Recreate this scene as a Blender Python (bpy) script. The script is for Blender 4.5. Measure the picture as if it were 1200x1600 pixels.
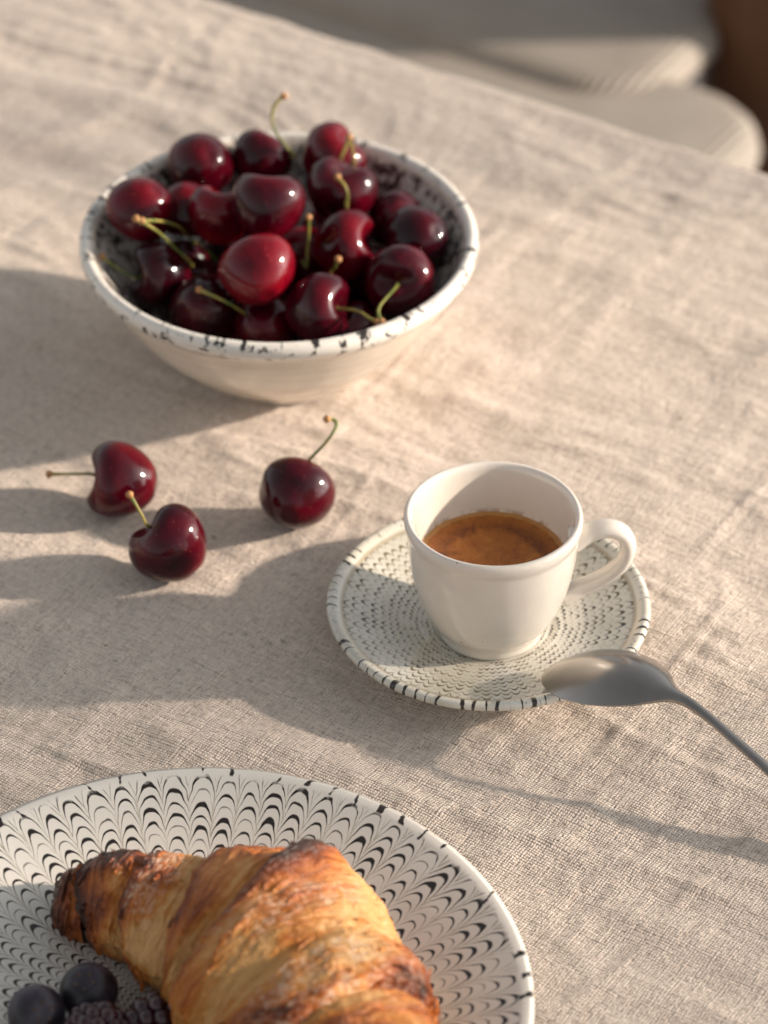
import bpy, bmesh, math, random
import numpy as np
from mathutils import Vector, Matrix, noise as mnoise

for o in list(bpy.data.objects):
    bpy.data.objects.remove(o)
scene = bpy.context.scene
COL = scene.collection
R = math.radians
PI = math.pi

# ------------------------------------------------------------------ camera
cam = bpy.data.cameras.new('camera')
cam.sensor_fit = 'VERTICAL'
cam.sensor_height = 36.0
cam.lens = 121.5
cam.clip_start = 0.05
cam.clip_end = 200
camo = bpy.data.objects.new('camera', cam)
COL.objects.link(camo)
camo.location = (0.0, -1.0421, 0.7938)
camo.rotation_euler = (R(90 - 37.3), 0, 0)
cam.dof.use_dof = True
cam.dof.focus_distance = 1.178
cam.dof.aperture_fstop = 8.5
cam.dof.aperture_blades = 9
scene.camera = camo

# ------------------------------------------------------------------ light
SUN_EL, SUN_AZ = R(20.0), R(2.0)          # low sun from the right
sv = Vector((math.cos(SUN_EL) * math.cos(SUN_AZ), math.cos(SUN_EL) * math.sin(SUN_AZ), math.sin(SUN_EL)))
world = bpy.data.worlds.new('World')
scene.world = world
world.use_nodes = True
wn = world.node_tree.nodes
wl = world.node_tree.links
wn.clear()
wo = wn.new('ShaderNodeOutputWorld')
wb = wn.new('ShaderNodeBackground')
sky = wn.new('ShaderNodeTexSky')
sky.sky_type = 'NISHITA'
sky.sun_disc = False
sky.sun_elevation = SUN_EL
sky.sun_rotation = R(90) - SUN_AZ
sky.air_density = 1.0
sky.dust_density = 2.0
sky.ozone_density = 1.0
wb.inputs['Strength'].default_value = 0.092
hs = wn.new('ShaderNodeHueSaturation')            # the sky's blue is muted so shadows stay neutral
hs.inputs['Saturation'].default_value = 0.12
wl.new(sky.outputs[0], hs.inputs['Color'])
wl.new(hs.outputs[0], wb.inputs[0])
wl.new(wb.outputs[0], wo.inputs[0])

sun = bpy.data.lights.new('sun', 'SUN')
sun.energy = 3.7
sun.angle = R(1.9)
sun.color = (1.0, 0.84, 0.70)
suno = bpy.data.objects.new('sun', sun)
suno.rotation_euler = sv.to_track_quat('Z', 'Y').to_euler()
suno.location = sv * 5
COL.objects.link(suno)

vs = scene.view_settings
vs.view_transform = 'Standard'
vs.look = 'None'
vs.gamma = 1.0
vs.use_curve_mapping = False
vs.exposure = 0.9
scene.cycles.use_denoising = True
scene.cycles.max_bounces = 8

# ------------------------------------------------------------------ helpers
def tag(o, label=None, cat=None, group=None, kind=None):
    if label: o['label'] = label
    if cat: o['category'] = cat
    if group: o['group'] = group
    if kind: o['kind'] = kind
    return o

def link_obj(name, me, mat=None, parent=None):
    o = bpy.data.objects.new(name, me)
    COL.objects.link(o)
    if mat is not None and me is not None and len(me.materials) == 0:
        me.materials.append(mat)
    if parent is not None:
        o.parent = parent
    return o

def mesh_from(name, verts, faces, smooth=True):
    me = bpy.data.meshes.new(name)
    me.from_pydata([tuple(v) for v in verts], [], faces)
    if smooth:
        me.polygons.foreach_set('use_smooth', [True] * len(me.polygons))
    me.update()
    return me

def grid_faces(n, m, wrap_m=False, wrap_n=False, off=0):
    f = []
    for i in range(n if wrap_n else n - 1):
        for j in range(m if wrap_m else m - 1):
            a = i * m + j
            b = i * m + (j + 1) % m
            i2 = (i + 1) % n
            f.append((off + a, off + b, off + i2 * m + (j + 1) % m, off + i2 * m + j))
    return f

def catmull(pts, n):
    """smooth resample of a profile/polyline (any dimension)"""
    p = np.array(pts, float)
    d = np.r_[0, np.cumsum(np.linalg.norm(np.diff(p, axis=0), axis=1))]
    P = np.vstack([2 * p[0] - p[1], p, 2 * p[-1] - p[-2]])
    out = []
    for t in np.linspace(0, d[-1], n):
        k = min(max(np.searchsorted(d, t, side='right') - 1, 0), len(p) - 2)
        u = (t - d[k]) / max(d[k + 1] - d[k], 1e-9)
        a, b, c, e = P[k], P[k + 1], P[k + 2], P[k + 3]
        out.append(0.5 * (2 * b + (c - a) * u + (2 * a - 5 * b + 4 * c - e) * u * u + (3 * b - a - 3 * c + e) * u ** 3))
    return np.array(out)

def lathe(name, prof, seg=128, wob=0.0, seed=0.0, n=None):
    """revolve a profile of (r, z); wob = hand-made unevenness in metres"""
    if n: prof = catmull(prof, n)
    v = []
    for (r, z) in prof:
        for j in range(seg):
            a = 2 * PI * j / seg
            q = Vector((math.cos(a) * 1.3, math.sin(a) * 1.3, z * 25 + seed))
            d = wob * mnoise.noise(q) if wob else 0
            e = wob * 0.6 * mnoise.noise(q + Vector((9, 3, 5))) if wob else 0
            rr = max(r + d * min(1, r / 0.02), 0)
            v.append((rr * math.cos(a), rr * math.sin(a), z + e * min(1, r / 0.03) * (1 if z > 0.004 else 0)))
    return mesh_from(name, v, grid_faces(len(prof), seg, wrap_m=True))

def tube(name, pts, rad, seg=10, n=24, flat=1.0, ref=(0, 0, 1), caps=True):
    p = catmull(pts, n)
    rad = np.interp(np.linspace(0, 1, n), np.linspace(0, 1, len(rad)), rad)
    v, N = [], Vector(ref)
    for i in range(n):
        t = Vector(p[min(i + 1, n - 1)] - p[max(i - 1, 0)]).normalized()
        N = (N - t * N.dot(t)).normalized()
        B = t.cross(N)
        for j in range(seg):
            a = 2 * PI * j / seg
            v.append(Vector(p[i]) + N * math.cos(a) * rad[i] + B * math.sin(a) * rad[i] * flat)
    f = grid_faces(n, seg, wrap_m=True)
    if caps:
        f.append(tuple(range(seg - 1, -1, -1)))
        f.append(tuple((n - 1) * seg + j for j in range(seg)))
    return mesh_from(name, v, f)

# ---- numpy value noise for the big cloth grid
def vnoise(x, y, seed=0):
    xi = np.floor(x).astype(np.int64); yi = np.floor(y).astype(np.int64)
    xf = x - xi; yf = y - yi
    u = xf * xf * xf * (xf * (xf * 6 - 15) + 10); w = yf * yf * yf * (yf * (yf * 6 - 15) + 10)
    def h(a, b):
        k = (a * 374761393 + b * 668265263 + seed * 974634777) & 0xFFFFFFFF
        k = ((k ^ (k >> 13)) * 1274126177) & 0xFFFFFFFF
        return ((k ^ (k >> 16)) & 0xFFFF) / 65535.0 * 2 - 1
    return (h(xi, yi) * (1 - u) + h(xi + 1, yi) * u) * (1 - w) + (h(xi, yi + 1) * (1 - u) + h(xi + 1, yi + 1) * u) * w

# ---- material builder
class Mat:
    def __init__(self, name):
        self.m = bpy.data.materials.new(name)
        self.m.use_nodes = True
        self.t = self.m.node_tree
        self.N = self.t.nodes
        self.b = self.N['Principled BSDF']
        self.tc = None
    def new(self, t):
        return self.N.new(t)
    def put(self, sock, v):
        if isinstance(v, bpy.types.NodeSocket): self.t.links.new(v, sock)
        elif v is not None: sock.default_value = v
    def obj(self):
        if not self.tc: self.tc = self.new('ShaderNodeTexCoord')
        return self.tc.outputs['Object']
    def gen(self):
        if not self.tc: self.tc = self.new('ShaderNodeTexCoord')
        return self.tc.outputs['Generated']
    def math(self, op, a, b=None, c=None, clamp=False):
        n = self.new('ShaderNodeMath'); n.operation = op; n.use_clamp = clamp
        self.put(n.inputs[0], a); self.put(n.inputs[1], b); self.put(n.inputs[2], c)
        return n.outputs[0]
    def add(self, a, b): return self.math('ADD', a, b)
    def sub(self, a, b): return self.math('SUBTRACT', a, b)
    def mul(self, a, b): return self.math('MULTIPLY', a, b)
    def div(self, a, b): return self.math('DIVIDE', a, b)
    def sep(self, v):
        n = self.new('ShaderNodeSeparateXYZ'); self.put(n.inputs[0], v); return n.outputs
    def comb(self, x, y, z=0.0):
        n = self.new('ShaderNodeCombineXYZ'); self.put(n.inputs[0], x); self.put(n.inputs[1], y); self.put(n.inputs[2], z); return n.outputs[0]
    def vscale(self, v, s):
        n = self.new('ShaderNodeVectorMath'); n.operation = 'MULTIPLY'; self.put(n.inputs[0], v); n.inputs[1].default_value = s; return n.outputs[0]
    def noise(self, v, scale, detail=3.0, rough=0.55, dist=0.0):
        n = self.new('ShaderNodeTexNoise'); self.put(n.inputs['Vector'], v)
        n.inputs['Scale'].default_value = scale; n.inputs['Detail'].default_value = detail
        n.inputs['Roughness'].default_value = rough; n.inputs['Distortion'].default_value = dist
        return n.outputs[0]
    def vor(self, v, scale, feature='F1', rnd=1.0):
        n = self.new('ShaderNodeTexVoronoi'); n.feature = feature; self.put(n.inputs['Vector'], v)
        n.inputs['Scale'].default_value = scale; n.inputs['Randomness'].default_value = rnd
        return n.outputs
    def white(self, v):
        n = self.new('ShaderNodeTexWhiteNoise'); n.noise_dimensions = '3D'; self.put(n.inputs['Vector'], v); return n.outputs[0]
    def rng(self, v, a, b, c=0.0, d=1.0, smooth=True):
        n = self.new('ShaderNodeMapRange'); n.interpolation_type = 'SMOOTHSTEP' if smooth else 'LINEAR'
        self.put(n.inputs[0], v)
        for k, q in zip((1, 2, 3, 4), (a, b, c, d)): self.put(n.inputs[k], q)
        return n.outputs[0]
    def mix(self, f, a, b):
        n = self.new('ShaderNodeMix'); n.data_type = 'RGBA'
        self.put(n.inputs[0], f)
        self.put(n.inputs[6], a if isinstance(a, bpy.types.NodeSocket) else (*a, 1)); self.put(n.inputs[7], b if isinstance(b, bpy.types.NodeSocket) else (*b, 1))
        return n.outputs[2]
    def ramp(self, f, stops):
        n = self.new('ShaderNodeValToRGB'); e = n.color_ramp.elements
        while len(e) < len(stops): e.new(0.5)
        for q, (p, c) in zip(e, stops): q.position = p; q.color = (*c, 1)
        self.put(n.inputs[0], f); return n.outputs[0]
    def attr(self, name):
        n = self.new('ShaderNodeAttribute'); n.attribute_name = name; return n.outputs
    def bump(self, h, dist, strength=1.0, normal=None):
        n = self.new('ShaderNodeBump'); n.inputs['Strength'].default_value = strength; n.inputs['Distance'].default_value = dist
        self.put(n.inputs['Height'], h)
        if normal is not None: self.put(n.inputs['Normal'], normal)
        return n.outputs[0]
    def set(self, **k):
        names = dict(color='Base Color', rough='Roughness', metal='Metallic', normal='Normal', coat='Coat Weight', coat_rough='Coat Roughness',
                     sss='Subsurface Weight', sss_scale='Subsurface Scale', sheen='Sheen Weight', spec='Specular IOR Level', aniso='Anisotropic', ior='IOR', sheen_rough='Sheen Roughness')
        for a, v in k.items():
            s = self.b.inputs[names[a]]
            if a == 'color' and isinstance(v, tuple): v = (*v, 1)
            self.put(s, v)
        return self

# ------------------------------------------------------------------ materials
def mat_linen():
    M = Mat('linen')
    x, y, z = M.sep(M.obj())
    p = 0.00108
    def axis(c, o):            # thread coordinate with drifting spacing
        v = M.comb(M.mul(c, 90.0), M.mul(o, 14.0), 0.0)
        w = M.comb(M.mul(c, 300.0), M.mul(o, 45.0), 3.0)
        d = M.add(M.mul(M.sub(M.noise(v, 1.0, 2), 0.5), 2.4), M.mul(M.sub(M.noise(w, 1.0, 2), 0.5), 0.95))
        return M.add(M.div(c, p), d)
    U, V = axis(x, y), axis(y, x)
    fu, fv = M.math('FLOOR', U), M.math('FLOOR', V)
    A = M.math('ABSOLUTE', M.math('SINE', M.mul(U, PI)))
    B = M.math('ABSOLUTE', M.math('SINE', M.mul(V, PI)))
    A = M.math('POWER', A, 0.7); B = M.math('POWER', B, 0.7)
    par = M.math('FLOORED_MODULO', M.add(fu, fv), 2.0)
    h1 = M.mul(A, M.add(0.45, M.mul(B, 0.55)))
    h2 = M.mul(B, M.add(0.45, M.mul(A, 0.55)))
    h = M.add(M.mul(h1, par), M.mul(h2, M.sub(1.0, par)))
    # thread-to-thread differences and slubs
    tu = M.noise(M.comb(M.mul(fu, 7.31), M.mul(V, 0.02), 0.0), 1.0, 1)
    tv = M.noise(M.comb(M.mul(U, 0.02), M.mul(fv, 7.31), 5.0), 1.0, 1)
    thr = M.add(M.mul(tu, par), M.mul(tv, M.sub(1.0, par)))
    # rumpled relief, mostly along the two thread directions
    w1 = M.noise(M.comb(M.mul(x, 30.0), M.mul(y, 190.0), 0.0), 1.0, 4, 0.6, 0.5)
    w2 = M.noise(M.comb(M.mul(x, 190.0), M.mul(y, 36.0), 7.0), 1.0, 4, 0.6, 0.5)
    w3 = M.noise(M.obj(), 420.0, 4, 0.65)
    # uneven yarn: streaks about a thread wide that run along either thread direction
    y1 = M.noise(M.comb(M.mul(x, 900.0), M.mul(y, 260.0), 1.0), 1.0, 2, 0.5)
    y2 = M.noise(M.comb(M.mul(x, 260.0), M.mul(y, 900.0), 9.0), 1.0, 2, 0.5)
    hb = M.add(M.mul(M.math('MAXIMUM', y1, y2), 1.9), M.mul(h, M.add(0.1, M.mul(thr, 1.0))))
    hb = M.add(hb, M.mul(w3, 0.6))
    n1 = M.bump(M.add(M.mul(w1, 1.0), M.mul(w2, 0.7)), 0.0015, 0.8)
    n2 = M.bump(hb, 0.00068, 0.9, n1)
    tone = M.add(M.mul(thr, 0.6), M.add(M.mul(y1, 0.25), M.mul(y2, 0.25)))
    col = M.mix(M.rng(tone, 0.3, 0.7), (0.51, 0.415, 0.34), (0.74, 0.635, 0.535))
    fl = M.rng(M.noise(M.comb(M.mul(x, 420.0), M.mul(y, 900.0), 2.0), 1.0, 1), 0.70, 0.76)
    col = M.mix(M.mul(fl, 0.5), col, (0.70, 0.63, 0.54))
    fk = M.rng(M.noise(M.obj(), 330.0, 0), 0.86, 0.88)
    col = M.mix(M.mul(fk, 0.7), col, (0.22, 0.12, 0.04))
    pit = M.rng(M.add(M.math('MAXIMUM', A, B), M.add(M.mul(M.sub(y1, 0.5), 1.1), M.mul(M.sub(y2, 0.5), 1.1))), 0.30, 0.80, 1.0, 0.0)
    col = M.mix(M.mul(pit, 0.8), col, (0.13, 0.10, 0.08))
    M.set(color=col, rough=0.85, normal=n2, sheen=0.25, spec=0.15, sheen_rough=0.5)
    return M.m

def feather(M, n_col, dr, arch, r0, warp, miss, stagger, pw):
    """combed-slip feather pattern: rings dragged into scallops. returns (line mask, strength noise, radius)"""
    x, y, z = M.sep(M.obj())
    ob = M.obj()
    r = M.math('SQRT', M.add(M.mul(x, x), M.mul(y, y)))
    th = M.math('ARCTAN2', y, x)
    nz = M.noise(ob, 26.0, 2)
    c = M.add(M.mul(th, n_col / (2 * PI)), M.mul(M.sub(nz, 0.5), warp))
    ci = M.math('FLOOR', c)
    t = M.mul(M.sub(M.math('FRACT', c), 0.5), 2.0)                # -1..1 across a column
    tn = M.add(t, M.mul(M.sub(M.noise(ob, 160.0, 1), 0.5), 0.35))
    at = M.math('ABSOLUTE', tn)
    cw = M.div(r, r0)                                              # columns narrow towards the centre
    hump = M.mul(M.mul(M.sub(1.0, M.math('POWER', at, pw)), arch), cw)
    off = M.mul(M.white(M.comb(ci, 3.0, 1.0)), dr * stagger)
    wv = M.mul(M.sub(M.noise(ob, 70.0, 2), 0.5), dr * 1.1)
    s = M.div(M.add(M.add(M.sub(r, hump), off), wv), M.mul(dr, M.add(0.55, M.mul(cw, 0.45))))
    k = M.math('FLOOR', s)
    f = M.math('FRACT', s)
    rnd = M.white(M.comb(ci, k, 0.0))
    wid = M.mul(M.add(0.10, M.mul(M.rng(rnd, miss, 1.0, 0.0, 1.0, False), 0.30)), M.add(0.55, M.mul(M.sub(1.0, M.mul(at, at)), 0.55)))
    brush = M.noise(ob, 420.0, 2)
    d = M.math('ABSOLUTE', M.sub(f, 0.5))
    d = M.add(d, M.mul(M.sub(brush, 0.5), 0.14))
    half = M.mul(wid, 0.5)
    line = M.rng(M.sub(half, d), -0.035, 0.05)
    cusp = M.rng(at, 0.84, 1.0)
    return line, rnd, r, cusp, brush, th, at, ci, t

def mat_plate():
    M = Mat('feathered_plate_glaze')
    line, rnd, r, cusp, brush, th, at, ci, tt = feather(M, 72, 0.0026, 0.0046, 0.1, 0.8, 0.0, 0.6, 2.6)
    big = M.noise(M.obj(), 14.0, 2)
    white = M.mix(big, (0.60, 0.57, 0.51), (0.73, 0.70, 0.64))
    ink = M.mix(M.rng(at, 0.55, 1.0), (0.016, 0.011, 0.008), (0.12, 0.09, 0.05))
    amt = M.mul(line, M.rng(rnd, 0.0, 0.3, 0.75, 1.0))
    amt = M.mul(amt, M.rng(M.add(r, M.mul(M.sub(brush, 0.5), 0.006)), 0.1015, 0.1045, 1.0, 0.0))
    col = M.mix(M.mul(M.mul(cusp, M.rng(M.noise(M.obj(), 60.0, 2), 0.35, 0.65)), M.rng(r, 0.096, 0.1, 0.45, 0.0)), white, (0.30, 0.25, 0.15))
    col = M.mix(amt, col, ink)
    # short dark dabs along the rim, one here and there per combed column
    wd = M.rng(M.white(M.comb(ci, 9.0, 2.0)), 0.12, 1.0, 0.0, 0.42, False)
    slant = M.mul(M.sub(r, 0.1035), M.mul(M.sub(M.white(M.comb(ci, 4.0, 7.0)), 0.5), 220.0))
    dab = M.rng(M.add(M.sub(wd, M.math('ABSOLUTE', M.add(tt, slant))), M.mul(M.sub(brush, 0.5), 0.5)), 0.0, 0.08)
    dab = M.mul(dab, M.rng(wd, 0.02, 0.08))
    ln = M.mul(M.white(M.comb(ci, 6.0, 3.0)), 0.0035)
    band = M.mul(M.rng(M.add(r, ln), 0.1045, 0.1052), M.rng(r, 0.1066, 0.1076, 1.0, 0.0))
    col = M.mix(M.mul(dab, band), col, (0.02, 0.014, 0.01))
    edge = M.rng(M.noise(M.obj(), 90.0, 2), 0.5, 0.72)
    col = M.mix(M.mul(M.mul(edge, M.rng(r, 0.1066, 0.1076)), 0.55), col, (0.40, 0.25, 0.12))
    M.set(color=col, rough=0.22, coat=0.4, coat_rough=0.12, normal=M.bump(M.noise(M.obj(), 90.0, 2), 0.0004, 0.3), spec=0.45)
    return M.m

def mat_saucer():
    M = Mat('feathered_saucer_glaze')
    line, rnd, r, cusp, brush, th, at, ci, tt = feather(M, 84, 0.0018, 0.0012, 0.045, 0.6, 0.0, 0.15, 2.2)
    big = M.noise(M.obj(), 45.0, 3)
    white = M.mix(M.rng(big, 0.3, 0.7), (0.53, 0.50, 0.41), (0.68, 0.66, 0.59))
    dark = M.rng(M.noise(M.obj(), 60.0, 3), 0.44, 0.66)
    ink = M.mix(dark, (0.17, 0.14, 0.075), (0.03, 0.026, 0.02))
    amt = M.mul(line, M.rng(rnd, 0.0, 0.5, 0.4, 1.0))
    inside = M.rng(r, 0.0520, 0.0530, 1.0, 0.0)
    amt = M.mul(amt, inside)
    col = M.mix(amt, white, ink)
    col = M.mix(M.mul(M.mul(M.rng(r, 0.0515, 0.0525), M.rng(r, 0.0530, 0.0540, 1.0, 0.0)), 0.55), col, (0.26, 0.19, 0.09))
    cb = M.comb(M.math('COSINE', th), M.math('SINE', th), M.mul(r, 30.0))
    wd = M.rng(M.white(M.comb(ci, 9.0, 2.0)), 0.15, 1.0, 0.0, 0.55, False)
    slant = M.mul(M.sub(r, 0.0563), M.mul(M.sub(M.white(M.comb(ci, 4.0, 7.0)), 0.5), 260.0))
    blot = M.mul(M.rng(M.add(M.sub(wd, M.math('ABSOLUTE', M.add(tt, slant))), M.mul(M.sub(brush, 0.5), 0.6)), 0.0, 0.10), M.rng(wd, 0.03, 0.1))
    col = M.mix(M.mul(blot, M.rng(r, 0.0540, 0.0548)), col, (0.02, 0.016, 0.012))
    fine = M.rng(M.noise(M.vscale(cb, (1, 1, 0.25)), 70.0, 1), 0.64, 0.70)
    col = M.mix(M.mul(M.mul(fine, M.rng(r, 0.0540, 0.0548)), 0.6), col, (0.10, 0.08, 0.05))
    M.set(color=col, rough=0.14, coat=0.5, coat_rough=0.06, normal=M.bump(M.noise(M.obj(), 160.0, 2), 0.0003, 0.35))
    return M.m

def mat_bowl():
    M = Mat('speckled_bowl_glaze')
    x, y, z = M.sep(M.obj())
    r = M.math('SQRT', M.add(M.mul(x, x), M.mul(y, y)))
    th = M.math('ARCTAN2', y, x)
    ins = M.attr('inside')[2]
    ob = M.obj()
    cream = M.mix(M.rng(M.noise(M.vscale(ob, (8, 8, 160)), 1.0, 3), 0.35, 0.7), (0.66, 0.57, 0.46), (0.77, 0.70, 0.60))
    cells = M.noise(ob, 240.0, 3, 0.6)
    blots = M.noise(ob, 60.0, 3, 0.6)
    spk = M.ramp(M.add(M.mul(cells, 0.7), M.mul(blots, 0.3)), [(0.40, (0.025, 0.02, 0.02)), (0.46, (0.14, 0.12, 0.11)), (0.50, (0.42, 0.38, 0.34)), (0.60, (0.66, 0.61, 0.54))])
    col = M.mix(ins, cream, spk)
    cb = M.comb(M.math('COSINE', th), M.math('SINE', th), M.mul(z, 14.0))
    blot = M.rng(M.noise(cb, 17.0, 3, 0.7), 0.555, 0.605)
    rim = M.attr('rim')[2]
    col = M.mix(rim, col, M.mix(blot, (0.74, 0.70, 0.63), (0.028, 0.022, 0.018)))
    M.set(color=col, rough=0.2, coat=0.35, coat_rough=0.1, normal=M.bump(M.noise(ob, 120.0, 2), 0.0005, 0.3))
    return M.m

def mat_porcelain():
    M = Mat('cup_porcelain')
    ob = M.obj()
    col = M.mix(M.noise(ob, 60.0, 3), (0.70, 0.645, 0.565), (0.77, 0.715, 0.635))
    sp = M.rng(M.noise(ob, 260.0, 0), 0.875, 0.89)
    col = M.mix(M.mul(sp, 0.7), col, (0.35, 0.22, 0.1))
    x, y, z = M.sep(ob)
    rr = M.math('SQRT', M.add(M.mul(x, x), M.mul(y, y)))
    st = M.mul(M.mul(M.rng(z, 0.0300, 0.0310), M.rng(z, 0.0322, 0.0350, 1.0, 0.0)), M.rng(rr, 0.0278, 0.0282, 1.0, 0.0))      # crema clinging to the wall
    st = M.mul(st, M.rng(M.noise(M.vscale(ob, (1, 1, 0.5)), 380.0, 3), 0.45, 0.62))
    col = M.mix(M.mul(st, 0.75), col, (0.36, 0.16, 0.05))
    M.set(color=col, rough=0.13, coat=0.5, coat_rough=0.06, sss=0.06, sss_scale=0.004, normal=M.bump(M.noise(ob, 150.0, 2), 0.00035, 0.3))
    return M.m

def mat_coffee():
    M = Mat('espresso_crema')
    x, y, z = M.sep(M.obj())
    r = M.math('SQRT', M.add(M.mul(x, x), M.mul(y, y)))
    ob = M.obj()
    a = M.noise(M.vscale(ob, (1, 1, 0)), 110.0, 5, 0.6, 1.2)
    b = M.noise(ob, 700.0, 2)
    ring = M.math('ABSOLUTE', M.sub(r, M.add(0.0185, M.mul(M.sub(a, 0.5), 0.006))))
    f = M.add(M.add(M.mul(a, 0.75), M.mul(b, 0.25)), M.rng(ring, 0.0, 0.005, -0.13, 0.05))
    col = M.ramp(f, [(0.26, (0.14, 0.034, 0.004)), (0.46, (0.30, 0.088, 0.010)), (0.62, (0.42, 0.14, 0.018)), (0.8, (0.52, 0.23, 0.05))])
    foam = M.rng(M.add(r, M.mul(M.sub(M.noise(ob, 420.0, 2), 0.5), 0.002)), 0.0240, 0.0252)
    col = M.mix(M.mul(foam, 0.8), col, (0.52, 0.27, 0.09))
    bub = M.rng(M.vor(ob, 520.0)[0], 0.10, 0.16, 1.0, 0.0)
    col = M.mix(M.mul(M.mul(bub, M.rng(r, 0.019, 0.025)), 0.6), col, (0.10, 0.03, 0.006))
    M.set(color=col, rough=0.38, spec=0.4, normal=M.bump(M.add(b, M.vor(ob, 900.0)[0]), 0.0002, 0.4), sss=0.1, sss_scale=0.002)
    return M.m

def mat_cherry():
    M = Mat('cherry_skin')
    info = M.new('ShaderNodeObjectInfo')
    ob = M.obj()
    n = M.noise(ob, 0.9, 1)
    f = M.add(M.mul(n, 0.6), M.mul(info.outputs['Random'], 0.4))
    col = M.ramp(f, [(0.28, (0.016, 0.0005, 0.0032)), (0.5, (0.056, 0.0008, 0.0055)), (0.78, (0.165, 0.0016, 0.008))])
    fl = M.rng(M.noise(ob, 13.0, 0), 0.78, 0.82)
    col = M.mix(M.mul(fl, 0.25), col, (0.4, 0.12, 0.08))
    M.set(color=col, rough=0.4, spec=0.02, coat=1.0, coat_rough=0.07, sss=0.05, sss_scale=0.003,
          normal=M.bump(M.noise(ob, 2.6, 1), 0.0016, 0.5))
    M.b.inputs['Subsurface Radius'].default_value = (1.0, 0.1, 0.08)
    M.b.inputs['Coat IOR'].default_value = 1.40
    return M.m

def mat_stem():
    M = Mat('cherry_stem')
    ob = M.obj()
    col = M.mix(M.rng(M.noise(ob, 90.0, 2), 0.35, 0.65), (0.10, 0.14, 0.022), (0.30, 0.24, 0.055))
    M.set(color=col, rough=0.5, normal=M.bump(M.noise(ob, 600.0, 2), 0.0003, 0.5))
    return M.m

def mat_plain(name, c1, c2, scale, rough, bump=0.0, metal=0.0):
    M = Mat(name)
    n = M.noise(M.obj(), scale, 4)
    M.set(color=M.mix(n, c1, c2), rough=rough, metal=metal)
    if bump: M.set(normal=M.bump(n, bump, 0.6))
    return M.m

def mat_steel():
    M = Mat('satin_steel')
    ob = M.obj()
    n = M.noise(M.vscale(ob, (40, 900, 900)), 1.0, 3)
    M.set(color=M.mix(M.noise(ob, 60.0, 3), (0.30, 0.28, 0.26), (0.39, 0.37, 0.345)), metal=1.0, rough=M.rng(n, 0.2, 0.8, 0.20, 0.27), normal=M.bump(n, 0.00003, 0.4))
    return M.m

def mat_pastry():
    M = Mat('croissant_crust')
    ob = M.obj()
    bake = M.attr('bake')[2]
    n1 = M.noise(ob, 75.0, 5, 0.65)
    n2 = M.noise(ob, 260.0, 4, 0.65)
    fx, fy, fz = M.sep(M.attr('flow')[1])
    fv = M.comb(M.add(M.mul(fx, 9.0), M.mul(M.noise(ob, 70.0, 2), 5.0)), M.mul(M.math('COSINE', fy), 1.2), M.add(M.mul(M.math('SINE', fy), 1.2), fz))
    streak = M.noise(fv, 1.0, 3, 0.6)
    bake = M.add(bake, M.mul(M.sub(streak, 0.5), 0.45))
    f = M.add(bake, M.add(M.mul(M.sub(n1, 0.5), 0.50), M.mul(M.sub(n2, 0.5), 0.34)))
    col = M.ramp(f, [(-0.0, (0.66, 0.36, 0.13)), (0.16, (0.57, 0.225, 0.045)), (0.36, (0.45, 0.125, 0.016)), (0.55, (0.23, 0.05, 0.007)), (0.80, (0.045, 0.011, 0.003))])
    sug = M.attr('sugar')[2]
    sm = M.mul(M.rng(M.noise(ob, 380.0, 3, 0.7), 0.45, 0.60), M.rng(M.add(sug, M.mul(M.sub(M.noise(ob, 60.0, 2), 0.5), 0.6)), 0.4, 0.8))
    col = M.mix(M.mul(sm, 0.6), col, (0.78, 0.58, 0.42))
    blis = M.vor(ob, 420.0)[0]
    hb = M.add(M.add(M.mul(n2, 0.45), M.mul(blis, -0.25)), M.add(M.mul(n1, 0.6), M.mul(streak, 1.6)))
    M.set(color=col, rough=M.rng(n2, 0.3, 0.7, 0.32, 0.55), spec=0.45, normal=M.bump(hb, 0.0022, 0.85), sss=0.08, sss_scale=0.003)
    return M.m

def mat_blueberry():
    M = Mat('blueberry_skin')
    ob = M.obj()
    col = M.mix(M.rng(M.noise(ob, 110.0, 4), 0.35, 0.7), (0.008, 0.006, 0.010), (0.050, 0.040, 0.058))
    M.set(color=col, rough=0.42, normal=M.bump(M.noise(ob, 300.0, 2), 0.0003, 0.3))
    return M.m

def mat_blackberry():
    M = Mat('blackberry_skin')
    ob = M.obj()
    col = M.mix(M.noise(ob, 90.0, 2), (0.010, 0.004, 0.008), (0.05, 0.008, 0.014))
    M.set(color=col, rough=0.22, coat=0.3)
    return M.m

def mat_woven():
    M = Mat('woven_cord')
    x, y, z = M.sep(M.obj())
    s = M.math('ABSOLUTE', M.math('SINE', M.mul(x, 520.0)))
    n = M.noise(M.obj(), 30.0, 3)
    col = M.mix(n, (0.25, 0.22, 0.185), (0.34, 0.305, 0.26))
    col = M.mix(M.rng(s, 0.0, 0.35, 0.5, 0.0), col, (0.10, 0.085, 0.07))
    M.set(color=col, rough=0.8, normal=M.bump(s, 0.002, 0.6))
    return M.m

def mat_floor():
    M = Mat('terrace_stone')
    n = M.noise(M.obj(), 6.0, 5)
    M.set(color=M.mix(n, (0.10, 0.088, 0.09), (0.15, 0.135, 0.135)), rough=0.8, normal=M.bump(M.noise(M.obj(), 120.0, 3), 0.002, 0.4))
    return M.m

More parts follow.
